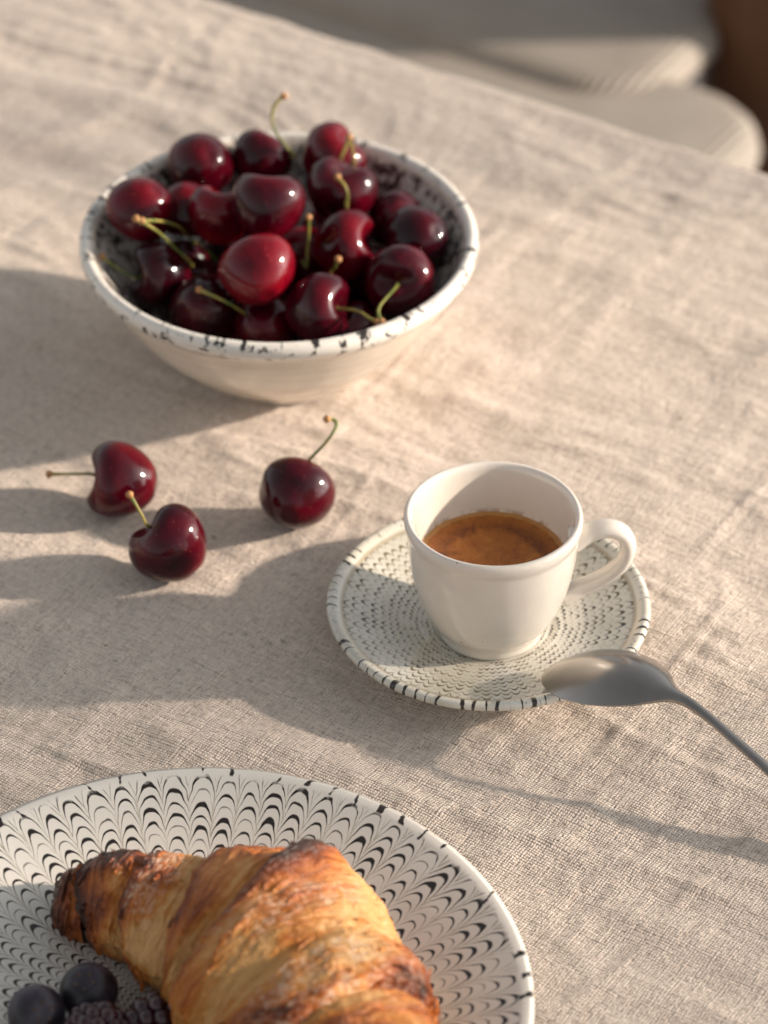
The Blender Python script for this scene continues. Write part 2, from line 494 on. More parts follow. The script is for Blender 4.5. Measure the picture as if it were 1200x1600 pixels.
MT = dict(linen=mat_linen(), plate=mat_plate(), saucer=mat_saucer(), bowl=mat_bowl(), cup=mat_porcelain(), coffee=mat_coffee(), cherry=mat_cherry(),
          stem=mat_stem(), stem_end=mat_plain('stem_end', (0.30, 0.13, 0.04), (0.48, 0.26, 0.10), 300, 0.7, 0.0006), steel=mat_steel(), pastry=mat_pastry(),
          blue=mat_blueberry(), black=mat_blackberry(), woven=mat_woven(), floor=mat_floor(),
          calyx=mat_plain('calyx', (0.05, 0.03, 0.02), (0.12, 0.075, 0.04), 200, 0.7, 0.0005),
          cord=mat_plain('cord_roll', (0.25, 0.21, 0.165), (0.33, 0.28, 0.225), 50, 0.8, 0.002),
          wood=mat_plain('brown_wood', (0.055, 0.022, 0.008), (0.12, 0.05, 0.018), 20, 0.5, 0.001),
          tablewood=mat_plain('table_wood', (0.22, 0.14, 0.08), (0.32, 0.21, 0.12), 15, 0.6, 0.001),
          leaf=mat_plain('olive_leaf', (0.06, 0.085, 0.035), (0.12, 0.15, 0.075), 60, 0.55), bark=mat_plain('olive_bark', (0.10, 0.085, 0.07), (0.18, 0.155, 0.13), 30, 0.9, 0.004),
          mark=mat_plain('engraved_mark', (0.75, 0.73, 0.7), (0.8, 0.78, 0.75), 50, 0.5))

# ------------------------------------------------------------------ setting: terrace floor, table, cloth
fl = link_obj('terrace_floor', mesh_from('terrace_floor', [(-6, -4, -0.74), (6, -4, -0.74), (6, 9, -0.74), (-6, 9, -0.74)], [(0, 1, 2, 3)], False), MT['floor'])
tag(fl, kind='structure')

TA = R(-32.3)                                    # the table's far edge runs along this direction
EDGE = Vector((0.0523, 0.3246, 0.0))             # a point on the far edge
def table_to_world(u, n, z=0.0):                 # u along the edge, n away from the table
    return Vector((EDGE.x + u * math.cos(TA) - n * math.sin(TA), EDGE.y + u * math.sin(TA) + n * math.cos(TA), z))

tb = bpy.data.objects.new('table', None); COL.objects.link(tb)
tb.location = (EDGE.x, EDGE.y, -0.74); tb.rotation_euler = (0, 0, TA)
tag(tb, 'wooden table hidden beneath the beige linen tablecloth', 'table')
def box_mesh(name, x0, x1, y0, y1, z0, z1, bev=0.004):
    bm = bmesh.new()
    bmesh.ops.create_cube(bm, size=1)
    for v in bm.verts:
        v.co = Vector(((x0 + x1) / 2 + v.co.x * (x1 - x0), (y0 + y1) / 2 + v.co.y * (y1 - y0), (z0 + z1) / 2 + v.co.z * (z1 - z0)))
    bmesh.ops.bevel(bm, geom=bm.edges[:], offset=bev, segments=2, affect='EDGES')
    me = bpy.data.meshes.new(name); bm.to_mesh(me); bm.free()
    return me
link_obj('tabletop', box_mesh('tabletop', -0.95, 0.95, -0.94, -0.012, 0.702, 0.734), MT['tablewood'], tb)
for lx in (-0.85, 0.85):
    for ly in (-0.84, -0.11):
        link_obj('leg', box_mesh('table_leg', lx - 0.03, lx + 0.03, ly - 0.03, ly + 0.03, 0.0, 0.7025), MT['tablewood'], tb)

def build_cloth():
    def spaced(a, b, fa, fb, fine, coarse):
        out = list(np.arange(a, fa, coarse)) + list(np.arange(fa, fb, fine)) + list(np.arange(fb, b + coarse * .5, coarse))
        return np.array(out)
    us = spaced(-0.97, 0.97, -0.45, 0.33, 0.0016, 0.012)
    ns = spaced(-0.96, -0.012, -0.72, -0.012, 0.0016, 0.012)
    # profile across the far edge: flat top, round over, hang down
    arc = [(-0.012 + 0.012 * math.sin(t), -0.012 + 0.012 * math.cos(t)) for t in np.linspace(0.1, PI / 2, 8)]
    drop = [(0.0, -0.012 - d) for d in np.linspace(0.01, 0.26, 26)]
    n_all = np.r_[ns, [a[0] for a in arc], [d[0] for d in drop]]
    z_all = np.r_[np.zeros(len(ns)), [a[1] for a in arc], [d[1] for d in drop]]
    Ug, Ng = np.meshgrid(us, n_all, indexing='ij'); Zg = np.broadcast_to(z_all, Ug.shape).copy()
    w = np.zeros_like(Ug)
    dx = 0.02 * vnoise(Ug * 9, Ng * 9, 5); dy = 0.02 * vnoise(Ug * 9, Ng * 9, 6)
    u, n = Ug + dx, Ng + dy
    w += 0.0012 * vnoise(u * 11, n * 16, 1)
    w += 0.0010 * vnoise(u * 16, n * 52, 2)
    w += 0.00045 * vnoise(u * 60, n * 20, 3)
    rid = 1 - np.abs(vnoise(u * 10, n * 42, 8)); w += 0.0013 * np.clip(rid - 0.72, 0, 1) / 0.28 * (0.5 + 0.5 * vnoise(u * 7, n * 7, 12))
    rid = 1 - np.abs(vnoise(u * 38, n * 9, 9)); w += 0.0010 * np.clip(rid - 0.72, 0, 1) / 0.28 * (0.5 + 0.5 * vnoise(u * 6, n * 6, 13))
    w += 0.0007 * vnoise(u * 34, n * 74, 15) + 0.00045 * vnoise(u * 70, n * 150, 4) + 0.0003 * vnoise(u * 190, n * 120, 7)
    top = np.clip((-Ng - 0.004) / 0.02, 0, 1)
    Zg += w * top
    fold = np.clip(-(Zg + 0.012) / 0.25, 0, 1)
    Ng2 = Ng + fold * (0.02 + 0.022 * np.sin(Ug * 26 + 1.5 * vnoise(Ug * 5, Ug * 0, 11))) + (1 - top) * 0.0012 * vnoise(Ug * 60, Zg * 40, 14)
    v = np.stack([Ug, Ng2, Zg], -1).reshape(-1, 3)
    a, b = Ug.shape
    idx = np.arange(a * b).reshape(a, b)
    q = np.stack([idx[:-1, :-1], idx[1:, :-1], idx[1:, 1:], idx[:-1, 1:]], -1).reshape(-1, 4)
    me = bpy.data.meshes.new('tablecloth')
    me.vertices.add(len(v)); me.vertices.foreach_set('co', v.ravel())
    me.loops.add(q.size); me.loops.foreach_set('vertex_index', q.ravel())
    me.polygons.add(len(q)); me.polygons.foreach_set('loop_start', np.arange(0, q.size, 4)); 
    me.polygons.foreach_set('use_smooth', np.ones(len(q), bool))
    me.update(calc_edges=True)
    return me
cloth = link_obj('tablecloth', build_cloth(), MT['linen'])
cloth.location = (EDGE.x, EDGE.y, -0.0006); cloth.rotation_euler = (0, 0, TA)
tag(cloth, 'rumpled beige linen tablecloth covering the whole table', 'tablecloth')

# ------------------------------------------------------------------ chair and post beyond the table
def w2(u, n, z): return table_to_world(u, n, z)
chair = bpy.data.objects.new('woven_chair', None); COL.objects.link(chair)
ch0 = w2(-0.27, 0.44, -0.74)
chair.location = ch0; chair.rotation_euler = (0, 0, TA)
tag(chair, 'pale woven cord chair out of focus beyond the table edge', 'chair')
def rounded_slab(name, x0, x1, y0, y1, z0, z1, rad, rows=6):
    pts = []
    for (cx, cy, a0) in ((x1 - rad, y1 - rad, 0), (x0 + rad, y1 - rad, 90), (x0 + rad, y0 + rad, 180), (x1 - rad, y0 + rad, 270)):
        for k in range(9):
            a = R(a0 + 90 * k / 8); pts.append((cx + rad * math.cos(a), cy + rad * math.sin(a), cx, cy))
    m = len(pts); v = []; e = (z1 - z0) / 2
    cxm, cym = (x0 + x1) / 2, (y0 + y1) / 2
    for k in range(rows + 1):
        t = -PI / 2 + PI * k / rows
        ins = e * (1 - math.cos(t))
        for (x, y, cx, cy) in pts:
            d = Vector((x - cx, y - cy)).normalized()
            v.append((x - d.x * ins, y - d.y * ins, (z0 + z1) / 2 + e * math.sin(t)))
    f = grid_faces(rows + 1, m, wrap_m=True)
    f.append(tuple(range(m - 1, -1, -1))); f.append(tuple(rows * m + j for j in range(m)))
    return mesh_from(name, v, f)
link_obj('seat', rounded_slab('chair_seat', -0.40, 0.125, -0.03, 0.125, 0.447, 0.477, 0.05), MT['woven'], chair)
link_obj('seat_roll', rounded_slab('chair_seat_roll', -0.42, 0.203, -0.16, 0.03, 0.432, 0.470, 0.055), MT['woven'], chair)
for (lx, ly) in ((0.10, -0.09), (-0.36, -0.09), (0.07, 0.06), (-0.34, 0.06)):
    link_obj('leg', tube('chair_leg', [(lx, ly, 0.0), (lx, ly, 0.2), (lx, ly, 0.425)], [0.014, 0.018, 0.02], 16, 12, ref=(1, 0, 0)), MT['wood'], chair)
post = link_obj('wooden_post', tube('wooden_post', [(0, 0, 0), (0, 0, 0.45), (0, 0, 0.9)], [0.044, 0.044, 0.044], 20, 10, ref=(1, 0, 0)), MT['wood'])
post.location = (0.245, 0.87, -0.74)
tag(post, 'dark brown wooden post at the top right corner beside the chair', 'post')

# ------------------------------------------------------------------ crockery
PLATE_C = (-0.0606, -0.2772)
plate = link_obj('dinner_plate', lathe('dinner_plate', [(0.0001, 0.0), (0.050, 0.0), (0.052, 0.0), (0.0545, 0.0012), (0.060, 0.0035), (0.085, 0.0105), (0.1035, 0.0178), (0.1064, 0.0190),
        (0.1077, 0.0201), (0.1073, 0.0213), (0.1060, 0.0216), (0.1035, 0.0209), (0.090, 0.0163), (0.075, 0.0112), (0.060, 0.0078), (0.045, 0.0063), (0.025, 0.0058), (0.0001, 0.0058)], 160, 0.0006, 3, n=90), MT['plate'])
plate.location = (*PLATE_C, 0.0); plate.rotation_euler = (0, 0, 0.4)
tag(plate, 'large white plate with black feathered scallops under the croissant', 'plate')

SAUCER_C = (0.0376, -0.0718)
saucer = link_obj('saucer', lathe('saucer', [(0.0001, 0.0), (0.026, 0.0), (0.030, 0.0), (0.0315, 0.0018), (0.038, 0.0045), (0.050, 0.0085), (0.0555, 0.0105), (0.0578, 0.0118), (0.0584, 0.0133),
        (0.0576, 0.0146), (0.0560, 0.0147), (0.0545, 0.0138), (0.0528, 0.0124), (0.0505, 0.0117), (0.045, 0.0098), (0.036, 0.0072), (0.028, 0.0058), (0.024, 0.0054), (0.0235, 0.0050), (0.010, 0.0048), (0.0001, 0.0048)], 144, 0.0004, 8, n=90), MT['saucer'])
saucer.location = (*SAUCER_C, 0.0)
tag(saucer, 'small patterned saucer with dashed rim beneath the espresso cup', 'saucer')

CUP_C = Vector((0.0385, -0.0757, 0.0052))
cup = bpy.data.objects.new('espresso_cup', None); COL.objects.link(cup); cup.location = CUP_C
tag(cup, 'white glazed espresso cup with loop handle standing on saucer', 'cup')
cp = [(0.0001, 0.002), (0.012, 0.002), (0.0165, 0.0015), (0.0172, 0.0), (0.0186, 0.0), (0.0192, 0.0010), (0.0190, 0.0026), (0.0200, 0.0050), (0.0232, 0.0100), (0.0262, 0.0175), (0.0284, 0.0260), (0.0298, 0.0350), (0.0305, 0.0430), (0.0306, 0.0452),
      (0.0313, 0.0472), (0.0317, 0.0492), (0.0315, 0.0510), (0.0306, 0.0520), (0.0296, 0.0516), (0.0289, 0.0500), (0.0285, 0.0470), (0.0279, 0.0420), (0.0268, 0.0350), (0.0256, 0.0300), (0.0235, 0.0220), (0.0200, 0.0140), (0.0150, 0.0080), (0.008, 0.0055), (0.0001, 0.0050)]
link_obj('cup_body', lathe('cup_body', cp, 128, 0.00035, 2, n=120), MT['cup'], cup)
hp = [(0.0285, 0, 0.0400), (0.0345, 0, 0.0435), (0.0410, 0, 0.0452), (0.0462, 0, 0.0425), (0.0480, 0, 0.0365), (0.0458, 0, 0.0295), (0.0400, 0, 0.0235), (0.0325, 0, 0.0190), (0.0255, 0, 0.0155)]
link_obj('handle', tube('cup_handle', hp, [0.0042, 0.0031, 0.0029, 0.0029, 0.0029, 0.0028, 0.0027, 0.0029, 0.0040], 24, 60, 1.45, (0, 0, 1)), MT['cup'], cup)
# espresso in the cup
def coffee_mesh():
    v = []; rings = 14; seg = 96; Rr = 0.02625
    for i in range(rings):
        r = Rr * (i / (rings - 1)) ** 0.8
        for j in range(seg):
            a = 2 * PI * j / seg
            zz = 0.0005 * max(0, (r - 0.0245) / 0.0015) ** 2 if r > 0.0245 else 0
            v.append((max(r, 1e-5) * math.cos(a), max(r, 1e-5) * math.sin(a), zz))
    return mesh_from('espresso', v, grid_faces(rings, seg, wrap_m=True))
esp = link_obj('espresso', coffee_mesh(), MT['coffee'])
esp.location = (CUP_C.x, CUP_C.y, 0.0372)
tag(esp, 'brown espresso with crema filling the white cup', 'coffee')

BOWL_C = (-0.0411, 0.0987)
bp = [(0.0001, 0.003), (0.020, 0.003), (0.024, 0.0015), (0.0255, 0.0), (0.0285, 0.0), (0.0300, 0.0012), (0.0310, 0.004), (0.0410, 0.0105), (0.0565, 0.0255), (0.0675, 0.0410), (0.0725, 0.0500), (0.0747, 0.0530),
      (0.0772, 0.0552), (0.0785, 0.0580), (0.0780, 0.0608), (0.0762, 0.0622), (0.0742, 0.0615), (0.0728, 0.0592), (0.0700, 0.0545), (0.0630, 0.0450), (0.0500, 0.0290), (0.0350, 0.0135), (0.0200, 0.0070), (0.0001, 0.0060)]
BN = 110
bme = lathe('bowl', bp, 144, 0.0008, 5, n=BN)
prof = catmull(bp, BN)
ins = bme.attributes.new('inside', 'FLOAT', 'POINT'); rim = bme.attributes.new('rim', 'FLOAT', 'POINT')
top = int(np.argmax(prof[:, 1]))
iv, rv = [], []
for i, (r, z) in enumerate(prof):
    a = 1.0 if (i > top and z < 0.0585) else 0.0
    b = 1.0 if (z > 0.0536 and r > 0.0735) else (max(0.0, (z - 0.0522) / 0.0014) if i < top and z > 0.0522 else 0.0)
    iv += [a] * 144; rv += [b] * 144
ins.data.foreach_set('value', iv); rim.data.foreach_set('value', rv)
bowl = link_obj('fruit_bowl', bme, MT['bowl'])
bowl.location = (*BOWL_C, 0.0)
tag(bowl, 'cream stoneware bowl with dark flecked rim holding the cherries', 'bowl')

# ------------------------------------------------------------------ cherries
def cherry_mesh(seed):
    rs = random.Random(seed)
    n, m = 40, 52
    dep = (0.20, 0.50, 0.28, 0.44, 0.34, 0.38)[seed]; sut = 0.05 + rs.uniform(0, 0.03); fl = rs.uniform(0.90, 0.97); tall = rs.uniform(0.92, 1.0); low = rs.uniform(0.08, 0.16)
    v = []
    for i in range(n):
        t = PI * i / (n - 1)
        for j in range(m):
            a = 2 * PI * j / m
            s, c = math.sin(t), math.cos(t)
            rr = s * (1.0 + 0.07 * math.sin(2 * t)) * (1 - 0.10 * max(0.0, -c) ** 1.5)
            px_, py_ = s * math.cos(a), s * math.sin(a)
            z = c * tall - (dep * math.exp(-(px_ / 0.34) ** 2 - (py_ / 0.55) ** 2) if c > 0 else 0) + low * (0.5 - 0.5 * c) * (1 if c < 0 else 0) * 0.4
            z += 0.05 * math.exp(-((PI - t) / 0.22) ** 2)
            lob = 1 - sut * math.exp(-((math.atan2(math.sin(a), math.cos(a))) / 0.32) ** 2) * s
            sh = 1 + 0.06 * math.cos(2 * a) * math.exp(-((t - 0.6) / 0.5) ** 2)
            z *= 1 + 0.05 * math.cos(2 * a + 0.4) * (1 if c > 0 else 0)
            nz = 0.025 * mnoise.noise(Vector((s * math.cos(a), s * math.sin(a), c)) * 1.4 + Vector((seed * 3.1, 0, 0)))
            v.append((rr * lob * sh * (1 + nz) * math.cos(a), rr * lob * (1 + nz) * fl * math.sin(a), z))
    return mesh_from('cherry_flesh', v, grid_faces(n, m, wrap_m=True))
CHM = []
for k in range(6):
    me = cherry_mesh(k); me.materials.append(MT['cherry']); CHM.append(me)

def make_cherry(idx, pos, r, axis, spin, stem, label, group):
    root = bpy.data.objects.new('cherry', None); COL.objects.link(root)
    root.location = pos
    tag(root, label, 'cherry', group)
    az = Vector(axis).normalized()
    ay = Vector((0.0, -0.795, 0.606)); ay = ay - az * ay.dot(az)      # the notch between the shoulders
    if ay.length < 0.3: ay = Vector((1, 0, 0)) - az * az.x
    ay.normalize(); axx = ay.cross(az)
    q = Matrix((axx, ay, az)).transposed().to_4x4() @ Matrix.Rotation(R(spin % 40 - 20), 4, 'Z') @ Matrix.Scale(r * 1.05, 4)
    fo = link_obj('flesh', CHM[idx % len(CHM)], None, root)
    fo.matrix_local = q
    if stem:
        P = Vector(pos)
        pts = [tuple(Vector(axis) * r * 0.45)] + [tuple(Vector(s) - P) for s in stem]
        if (Vector(pts[0]) - Vector(pts[1])).length < 0.002: pts = pts[1:]
        st = link_obj('stem', tube('cherry_stem', pts, [0.00085, 0.0006, 0.00052, 0.00055, 0.0008], 10, 28), MT['stem'], root)
        d = (Vector(pts[-1]) - Vector(pts[-2])).normalized(); e = Vector(pts[-1])
        knob = [tuple(e - d * 0.0012), tuple(e - d * 0.0002), tuple(e + d * 0.0008), tuple(e + d * 0.0016)]
        link_obj('stem_end', tube('stem_end', knob, [0.0007, 0.0014, 0.0016, 0.0007], 10, 8), MT['stem_end'], st)
    return root

BOWL_CHERRIES = [
    ('A', [-0.0733, 0.1482, 0.0624], 0.0132, [-0.3094, 0.6134, -0.7266], 10, None) ,
    ('B', [-0.0503, 0.156, 0.0601], 0.0122, [0.5976, 0.7198, 0.3532], 0, [[-0.0358, 0.1516, 0.064], [-0.0395, 0.149, 0.071], [-0.0437, 0.148, 0.079], [-0.0447, 0.1511, 0.084], [-0.0429, 0.1538, 0.088], [-0.0401, 0.1554, 0.09]]) ,
    ('C', [-0.0209, 0.1548, 0.0623], 0.0132, [0.7442, 0.1785, 0.6437], 0, [[-0.012, 0.1422, 0.0665], [-0.0123, 0.1431, 0.071], [-0.0138, 0.1438, 0.078]]) ,
    ('D', [-0.0171, 0.1274, 0.0628], 0.0138, [0.2028, 0.2707, 0.9411], 40, [[-0.0148, 0.1097, 0.0665], [-0.0143, 0.1081, 0.0725], [-0.015, 0.1088, 0.0765], [-0.018, 0.1126, 0.0785]]) ,
    ('E', [-0.0951, 0.111, 0.0656], 0.0132, [-0.5025, 0.2551, -0.8261], 80, None) ,
    ('F', [-0.0786, 0.1257, 0.0558], 0.012, [-0.2265, -0.03, -0.9736], 0, None) ,
    ('G', [-0.0646, 0.1085, 0.0639], 0.0125, [0.1098, 0.5113, 0.8523], 20, None) ,
    ('H', [-0.0454, 0.0965, 0.0756], 0.014, [0.1213, 0.7827, 0.6105], 95, None) ,
    ('I', [0.0041, 0.1277, 0.0511], 0.0115, [0.2074, 0.3457, -0.9151], 0, None) ,
    ('J', [0.0137, 0.1041, 0.0556], 0.0132, [-0.5185, 0.5342, -0.6677], 30, None) ,
    ('K', [-0.0153, 0.0993, 0.0556], 0.0138, [0.9813, -0.0626, 0.1818], 90, None) ,
    ('L', [-0.0483, 0.0655, 0.0657], 0.0146, [-0.2545, 0.9461, 0.2005], 50, None) ,
    ('M', [-0.0877, 0.0895, 0.0477], 0.0126, [-0.9763, -0.1352, 0.169], 85, [[-0.0974, 0.0866, 0.049], [-0.1032, 0.0864, 0.053], [-0.1098, 0.0904, 0.056]]) ,
    ('N', [-0.0695, 0.072, 0.0443], 0.0138, [0.1048, 0.5599, -0.8219], 0, None) ,
    ('O', [-0.0252, 0.0578, 0.0535], 0.0138, [0.9644, -0.1748, 0.1983], 95, [[-0.0166, 0.0558, 0.055], [-0.0127, 0.0524, 0.057], [-0.009, 0.0499, 0.0575], [-0.0058, 0.0467, 0.057], [-0.0029, 0.0449, 0.0565]]) ,
    ('P', [0.0066, 0.0793, 0.052], 0.0138, [-0.2231, -0.8051, 0.5496], 20, [[0.0049, 0.0694, 0.0565], [0.0015, 0.0571, 0.06], [-0.0015, 0.0483, 0.0615], [-0.0022, 0.0438, 0.061], [-0.001, 0.0409, 0.0595]]) ,
    ('Q', [-0.046, 0.0641, 0.0397], 0.0125, [0.0, 0.9463, -0.3233], 0, [[-0.0523, 0.0628, 0.047], [-0.0559, 0.0587, 0.053], [-0.0613, 0.0563, 0.0585], [-0.0665, 0.0584, 0.06], [-0.0705, 0.0615, 0.06]]) ,
    ('f0', [-0.0011, 0.1052, 0.0355], 0.0125, [0.1888, -0.1984, 0.9618], 0, None) ,
    ('f1', [-0.0405, 0.1255, 0.0223], 0.0125, [0.3635, 0.8643, 0.3476], 37, None) ,
    ('f2', [-0.014, 0.0699, 0.0342], 0.0125, [-0.2684, 0.2268, 0.9362], 74, [[-0.0205, 0.0754, 0.057], [-0.019, 0.074, 0.062], [-0.0177, 0.0725, 0.0665]]) ,
    ('f3', [-0.0581, 0.0778, 0.0224], 0.0125, [0.619, -0.7751, 0.1268], 111, None) ,
    ('f4', [-0.0192, 0.1145, 0.0224], 0.0125, [-0.363, -0.0973, 0.9267], 148, None) ,
    ('f5', [-0.038, 0.0995, 0.0224], 0.0125, [-0.5114, -0.8446, -0.1584], 185, None) ,
    ('f6', [-0.0805, 0.1092, 0.0359], 0.0125, [0.243, -0.7074, 0.6637], 222, [[-0.0753, 0.0942, 0.05], [-0.0808, 0.0871, 0.062], [-0.087, 0.0792, 0.075], [-0.0943, 0.0726, 0.085]]) ,
    ('f7', [-0.0335, 0.1131, 0.0418], 0.0125, [0.1413, -0.9204, 0.3646], 259, [[-0.0303, 0.0923, 0.05], [-0.03, 0.0928, 0.058], [-0.0293, 0.0919, 0.066], [-0.0293, 0.092, 0.073]]) ,
    ('f8', [-0.0153, 0.0908, 0.0224], 0.0125, [-0.6735, -0.5179, -0.5274], 296, None) ,
    ('f9', [-0.0224, 0.1345, 0.0355], 0.0125, [0.1414, 0.1198, 0.9827], 333, [[-0.0176, 0.1386, 0.069], [-0.0158, 0.1406, 0.074], [-0.014, 0.1428, 0.078]]) ,
    ('f10', [-0.0489, 0.1409, 0.0388], 0.0125, [-0.7191, -0.4725, -0.5095], 10, None) ,
    ('f11', [-0.062, 0.1016, 0.0224], 0.0125, [0.0187, 0.7429, 0.6691], 47, None) ,
    ('f12', [-0.0637, 0.1248, 0.0286], 0.0125, [-0.4335, -0.4729, 0.7671], 84, [[-0.0769, 0.1104, 0.052], [-0.0802, 0.1028, 0.062], [-0.0858, 0.0881, 0.074], [-0.0923, 0.0744, 0.083]]) ,
    ('f13', [-0.0508, 0.0912, 0.041], 0.0125, [0.493, -0.8307, 0.2585], 121, None) ,
    ('f14', [-0.0341, 0.0757, 0.0224], 0.0125, [0.3513, -0.4948, -0.7948], 158, None) ,
]
LOOSE_CHERRIES = [
    ('left', [-0.099, 0.0018, 0.0132], 0.0142, [-0.9908, 0.1173, 0.068], 60, [[-0.1104, 0.0018, 0.0165], [-0.1157, 0.0018, 0.0165], [-0.1211, 0.0031, 0.0155], [-0.126, 0.0038, 0.015]]) ,
    ('front', [-0.0786, -0.0383, 0.0135], 0.0145, [-0.682, 0.395, 0.6155], 40, [[-0.0867, -0.0405, 0.025], [-0.0882, -0.0404, 0.029], [-0.0902, -0.0395, 0.033], [-0.0925, -0.0373, 0.036]]) ,
    ('right', [-0.0334, -0.0064, 0.013], 0.014, [0.2256, 0.9725, 0.0583], 20, [[-0.0293, -0.0002, 0.0225], [-0.0259, -0.0005, 0.0275], [-0.022, -0.0012, 0.033], [-0.0193, -0.0006, 0.037], [-0.0177, 0.0023, 0.039], [-0.0186, 0.0042, 0.04], [-0.021, 0.0032, 0.041]]) ,
]


LAB = dict(
    A='glossy cherry at the far left of the bowl resting against the back rim',
    B='cherry at the back of the bowl with a tall upright curled stem',
    C='cherry at the back right of the heap with a forked stem end',
    D='large cherry right of the heart-shaped one with a short hooked stem',
    E='cherry at the left edge of the bowl behind two crossing green stems',
    F='small half-hidden cherry just right of the leftmost back cherry',
    G='shaded cherry tucked against the left side of the heart-shaped cherry',
    H='heart-shaped cherry with a notched top at the crown of the heap',
    I='small cherry peeking out behind the rightmost cherry in the bowl',
    J='rightmost cherry in the bowl against the bare speckled wall',
    K='cherry with its dimple facing right above the dimpled front cherry',
    L='round bright red cherry at the centre front of the heap',
    M='cherry at the lower left of the bowl with its stem pointing left',
    N='dark oval cherry at the front left rim under a slanting stem',
    O='dark heart-shaped cherry at the front rim with its notch facing right',
    P='cherry at the front right rim whose stem dimple faces the viewer',
    Q='dark cherry sunk low at the front rim between the two front ones')
for i, (k, pos, r, axis, spin, stem) in enumerate(BOWL_CHERRIES):
    if k in LAB: make_cherry(dict(H=1, K=3, M=1, O=3, D=5, P=5, G=5, L=4, A=2).get(k, (0, 2, 4)[i % 3]), pos, r, axis, spin, stem, LAB[k], 'cherries in the bowl')
    else: make_cherry(i, pos, r, axis, spin, stem, 'dark cherry buried in the lower layers of the bowl', 'cherries in the bowl')
LL = dict(left='loose cherry on the cloth with its stem pointing straight left', front='loose cherry nearest the viewer on the cloth with a short pale stem', right='loose cherry on the cloth with a long curved stem, alone near the cup')
for i, (k, pos, r, axis, spin, stem) in enumerate(LOOSE_CHERRIES):
    make_cherry((1, 4, 2)[i], pos, r, axis, spin, stem, LL[k], 'loose cherries on the tablecloth')

# ------------------------------------------------------------------ spoon
def build_spoon():
    # stations: along-axis s, height z, half width, dome, thickness
    S = [(0.0000, 0.0125, 0.0008, 0.0002, 0.0010), (0.0015, 0.0134, 0.0056, 0.0010, 0.0012), (0.0050, 0.0150, 0.0102, 0.0028, 0.0013), (0.0120, 0.0178, 0.0150, 0.0056, 0.0014), (0.0200, 0.0205, 0.0174, 0.0074, 0.0014),
         (0.0285, 0.0230, 0.0174, 0.0078, 0.0015), (0.0370, 0.0253, 0.0150, 0.0068, 0.0016), (0.0445, 0.0274, 0.0110, 0.0046, 0.0020), (0.0500, 0.0290, 0.0062, 0.0025, 0.0024), (0.0550, 0.0304, 0.0031, 0.0013, 0.0025), (0.0610, 0.0308, 0.0021, 0.0010, 0.0025),
         (0.0700, 0.0288, 0.0018, 0.0009, 0.0024), (0.0800, 0.0255, 0.0019, 0.0009, 0.0023), (0.0950, 0.0203, 0.0022, 0.0009, 0.0022), (0.1150, 0.0134, 0.0046, 0.0010, 0.0027), (0.1320, 0.0078, 0.0058, 0.0010, 0.0025), (0.1430, 0.0046, 0.0062, 0.0010, 0.0024), (0.1480, 0.0034, 0.0050, 0.0008, 0.0022), (0.1505, 0.0030, 0.0012, 0.0003, 0.0012)]
    P = catmull(S, 150)
    m = 25; v = []
    for (s, z, w, d, th) in P:
        for j in range(m):                      # top side
            t = -1 + 2 * j / (m - 1); t = math.sin(t * PI / 2)
            v.append((s, w * t, z - 0.001 + d * (1 - t * t)))
        for j in range(m - 2, 0, -1):           # underside
            t = -1 + 2 * j / (m - 1); t = math.sin(t * PI / 2)
            v.append((s, w * 0.985 * t, z - 0.001 + d * (1 - t * t) - th * (0.35 + 0.65 * (1 - t * t) ** 0.5)))
    k = 2 * m - 2
    f = grid_faces(len(P), k, wrap_m=True)
    f.append(tuple(range(k - 1, -1, -1))); f.append(tuple((len(P) - 1) * k + j for j in range(k)))
    return mesh_from('spoon', v, f), P
sme, SP = build_spoon()
spoon = bpy.data.objects.new('teaspoon', None); COL.objects.link(spoon)
spoon.location = (0.058, -0.1059, 0.0); spoon.rotation_euler = (0, 0, math.atan2(-0.656, 0.755))
tag(spoon, 'satin steel teaspoon lying face down on the saucer rim', 'spoon')
link_obj('spoon_blade', sme, MT['steel'], spoon)
mv, mf = [], []
rs = random.Random(4)
s0 = 0.0825
for wd, n in ((0, 6), (1, 6)):
    for k in range(n):
        s = s0 + wd * 0.0052 + k * 0.00072
        z = float(np.interp(s, SP[:, 0], SP[:, 1])) - 0.001
        d = float(np.interp(s, SP[:, 0], SP[:, 3])); w = float(np.interp(s, SP[:, 0], SP[:, 2]))
        hgt = rs.choice((0.0004, 0.0004, 0.00062))
        b = len(mv)
        for (ds, y) in ((0, 0.0012), (0.00042, 0.0012), (0.00042, 0.0012 + hgt), (0, 0.0012 + hgt)):
            mv.append((s + ds, y, z + d * (1 - (y / w) ** 2) + 0.00012))
        mf.append((b, b + 1, b + 2, b + 3))
link_obj('engraved_mark', mesh_from('engraved_mark', mv, mf, False), MT['mark'], spoon)

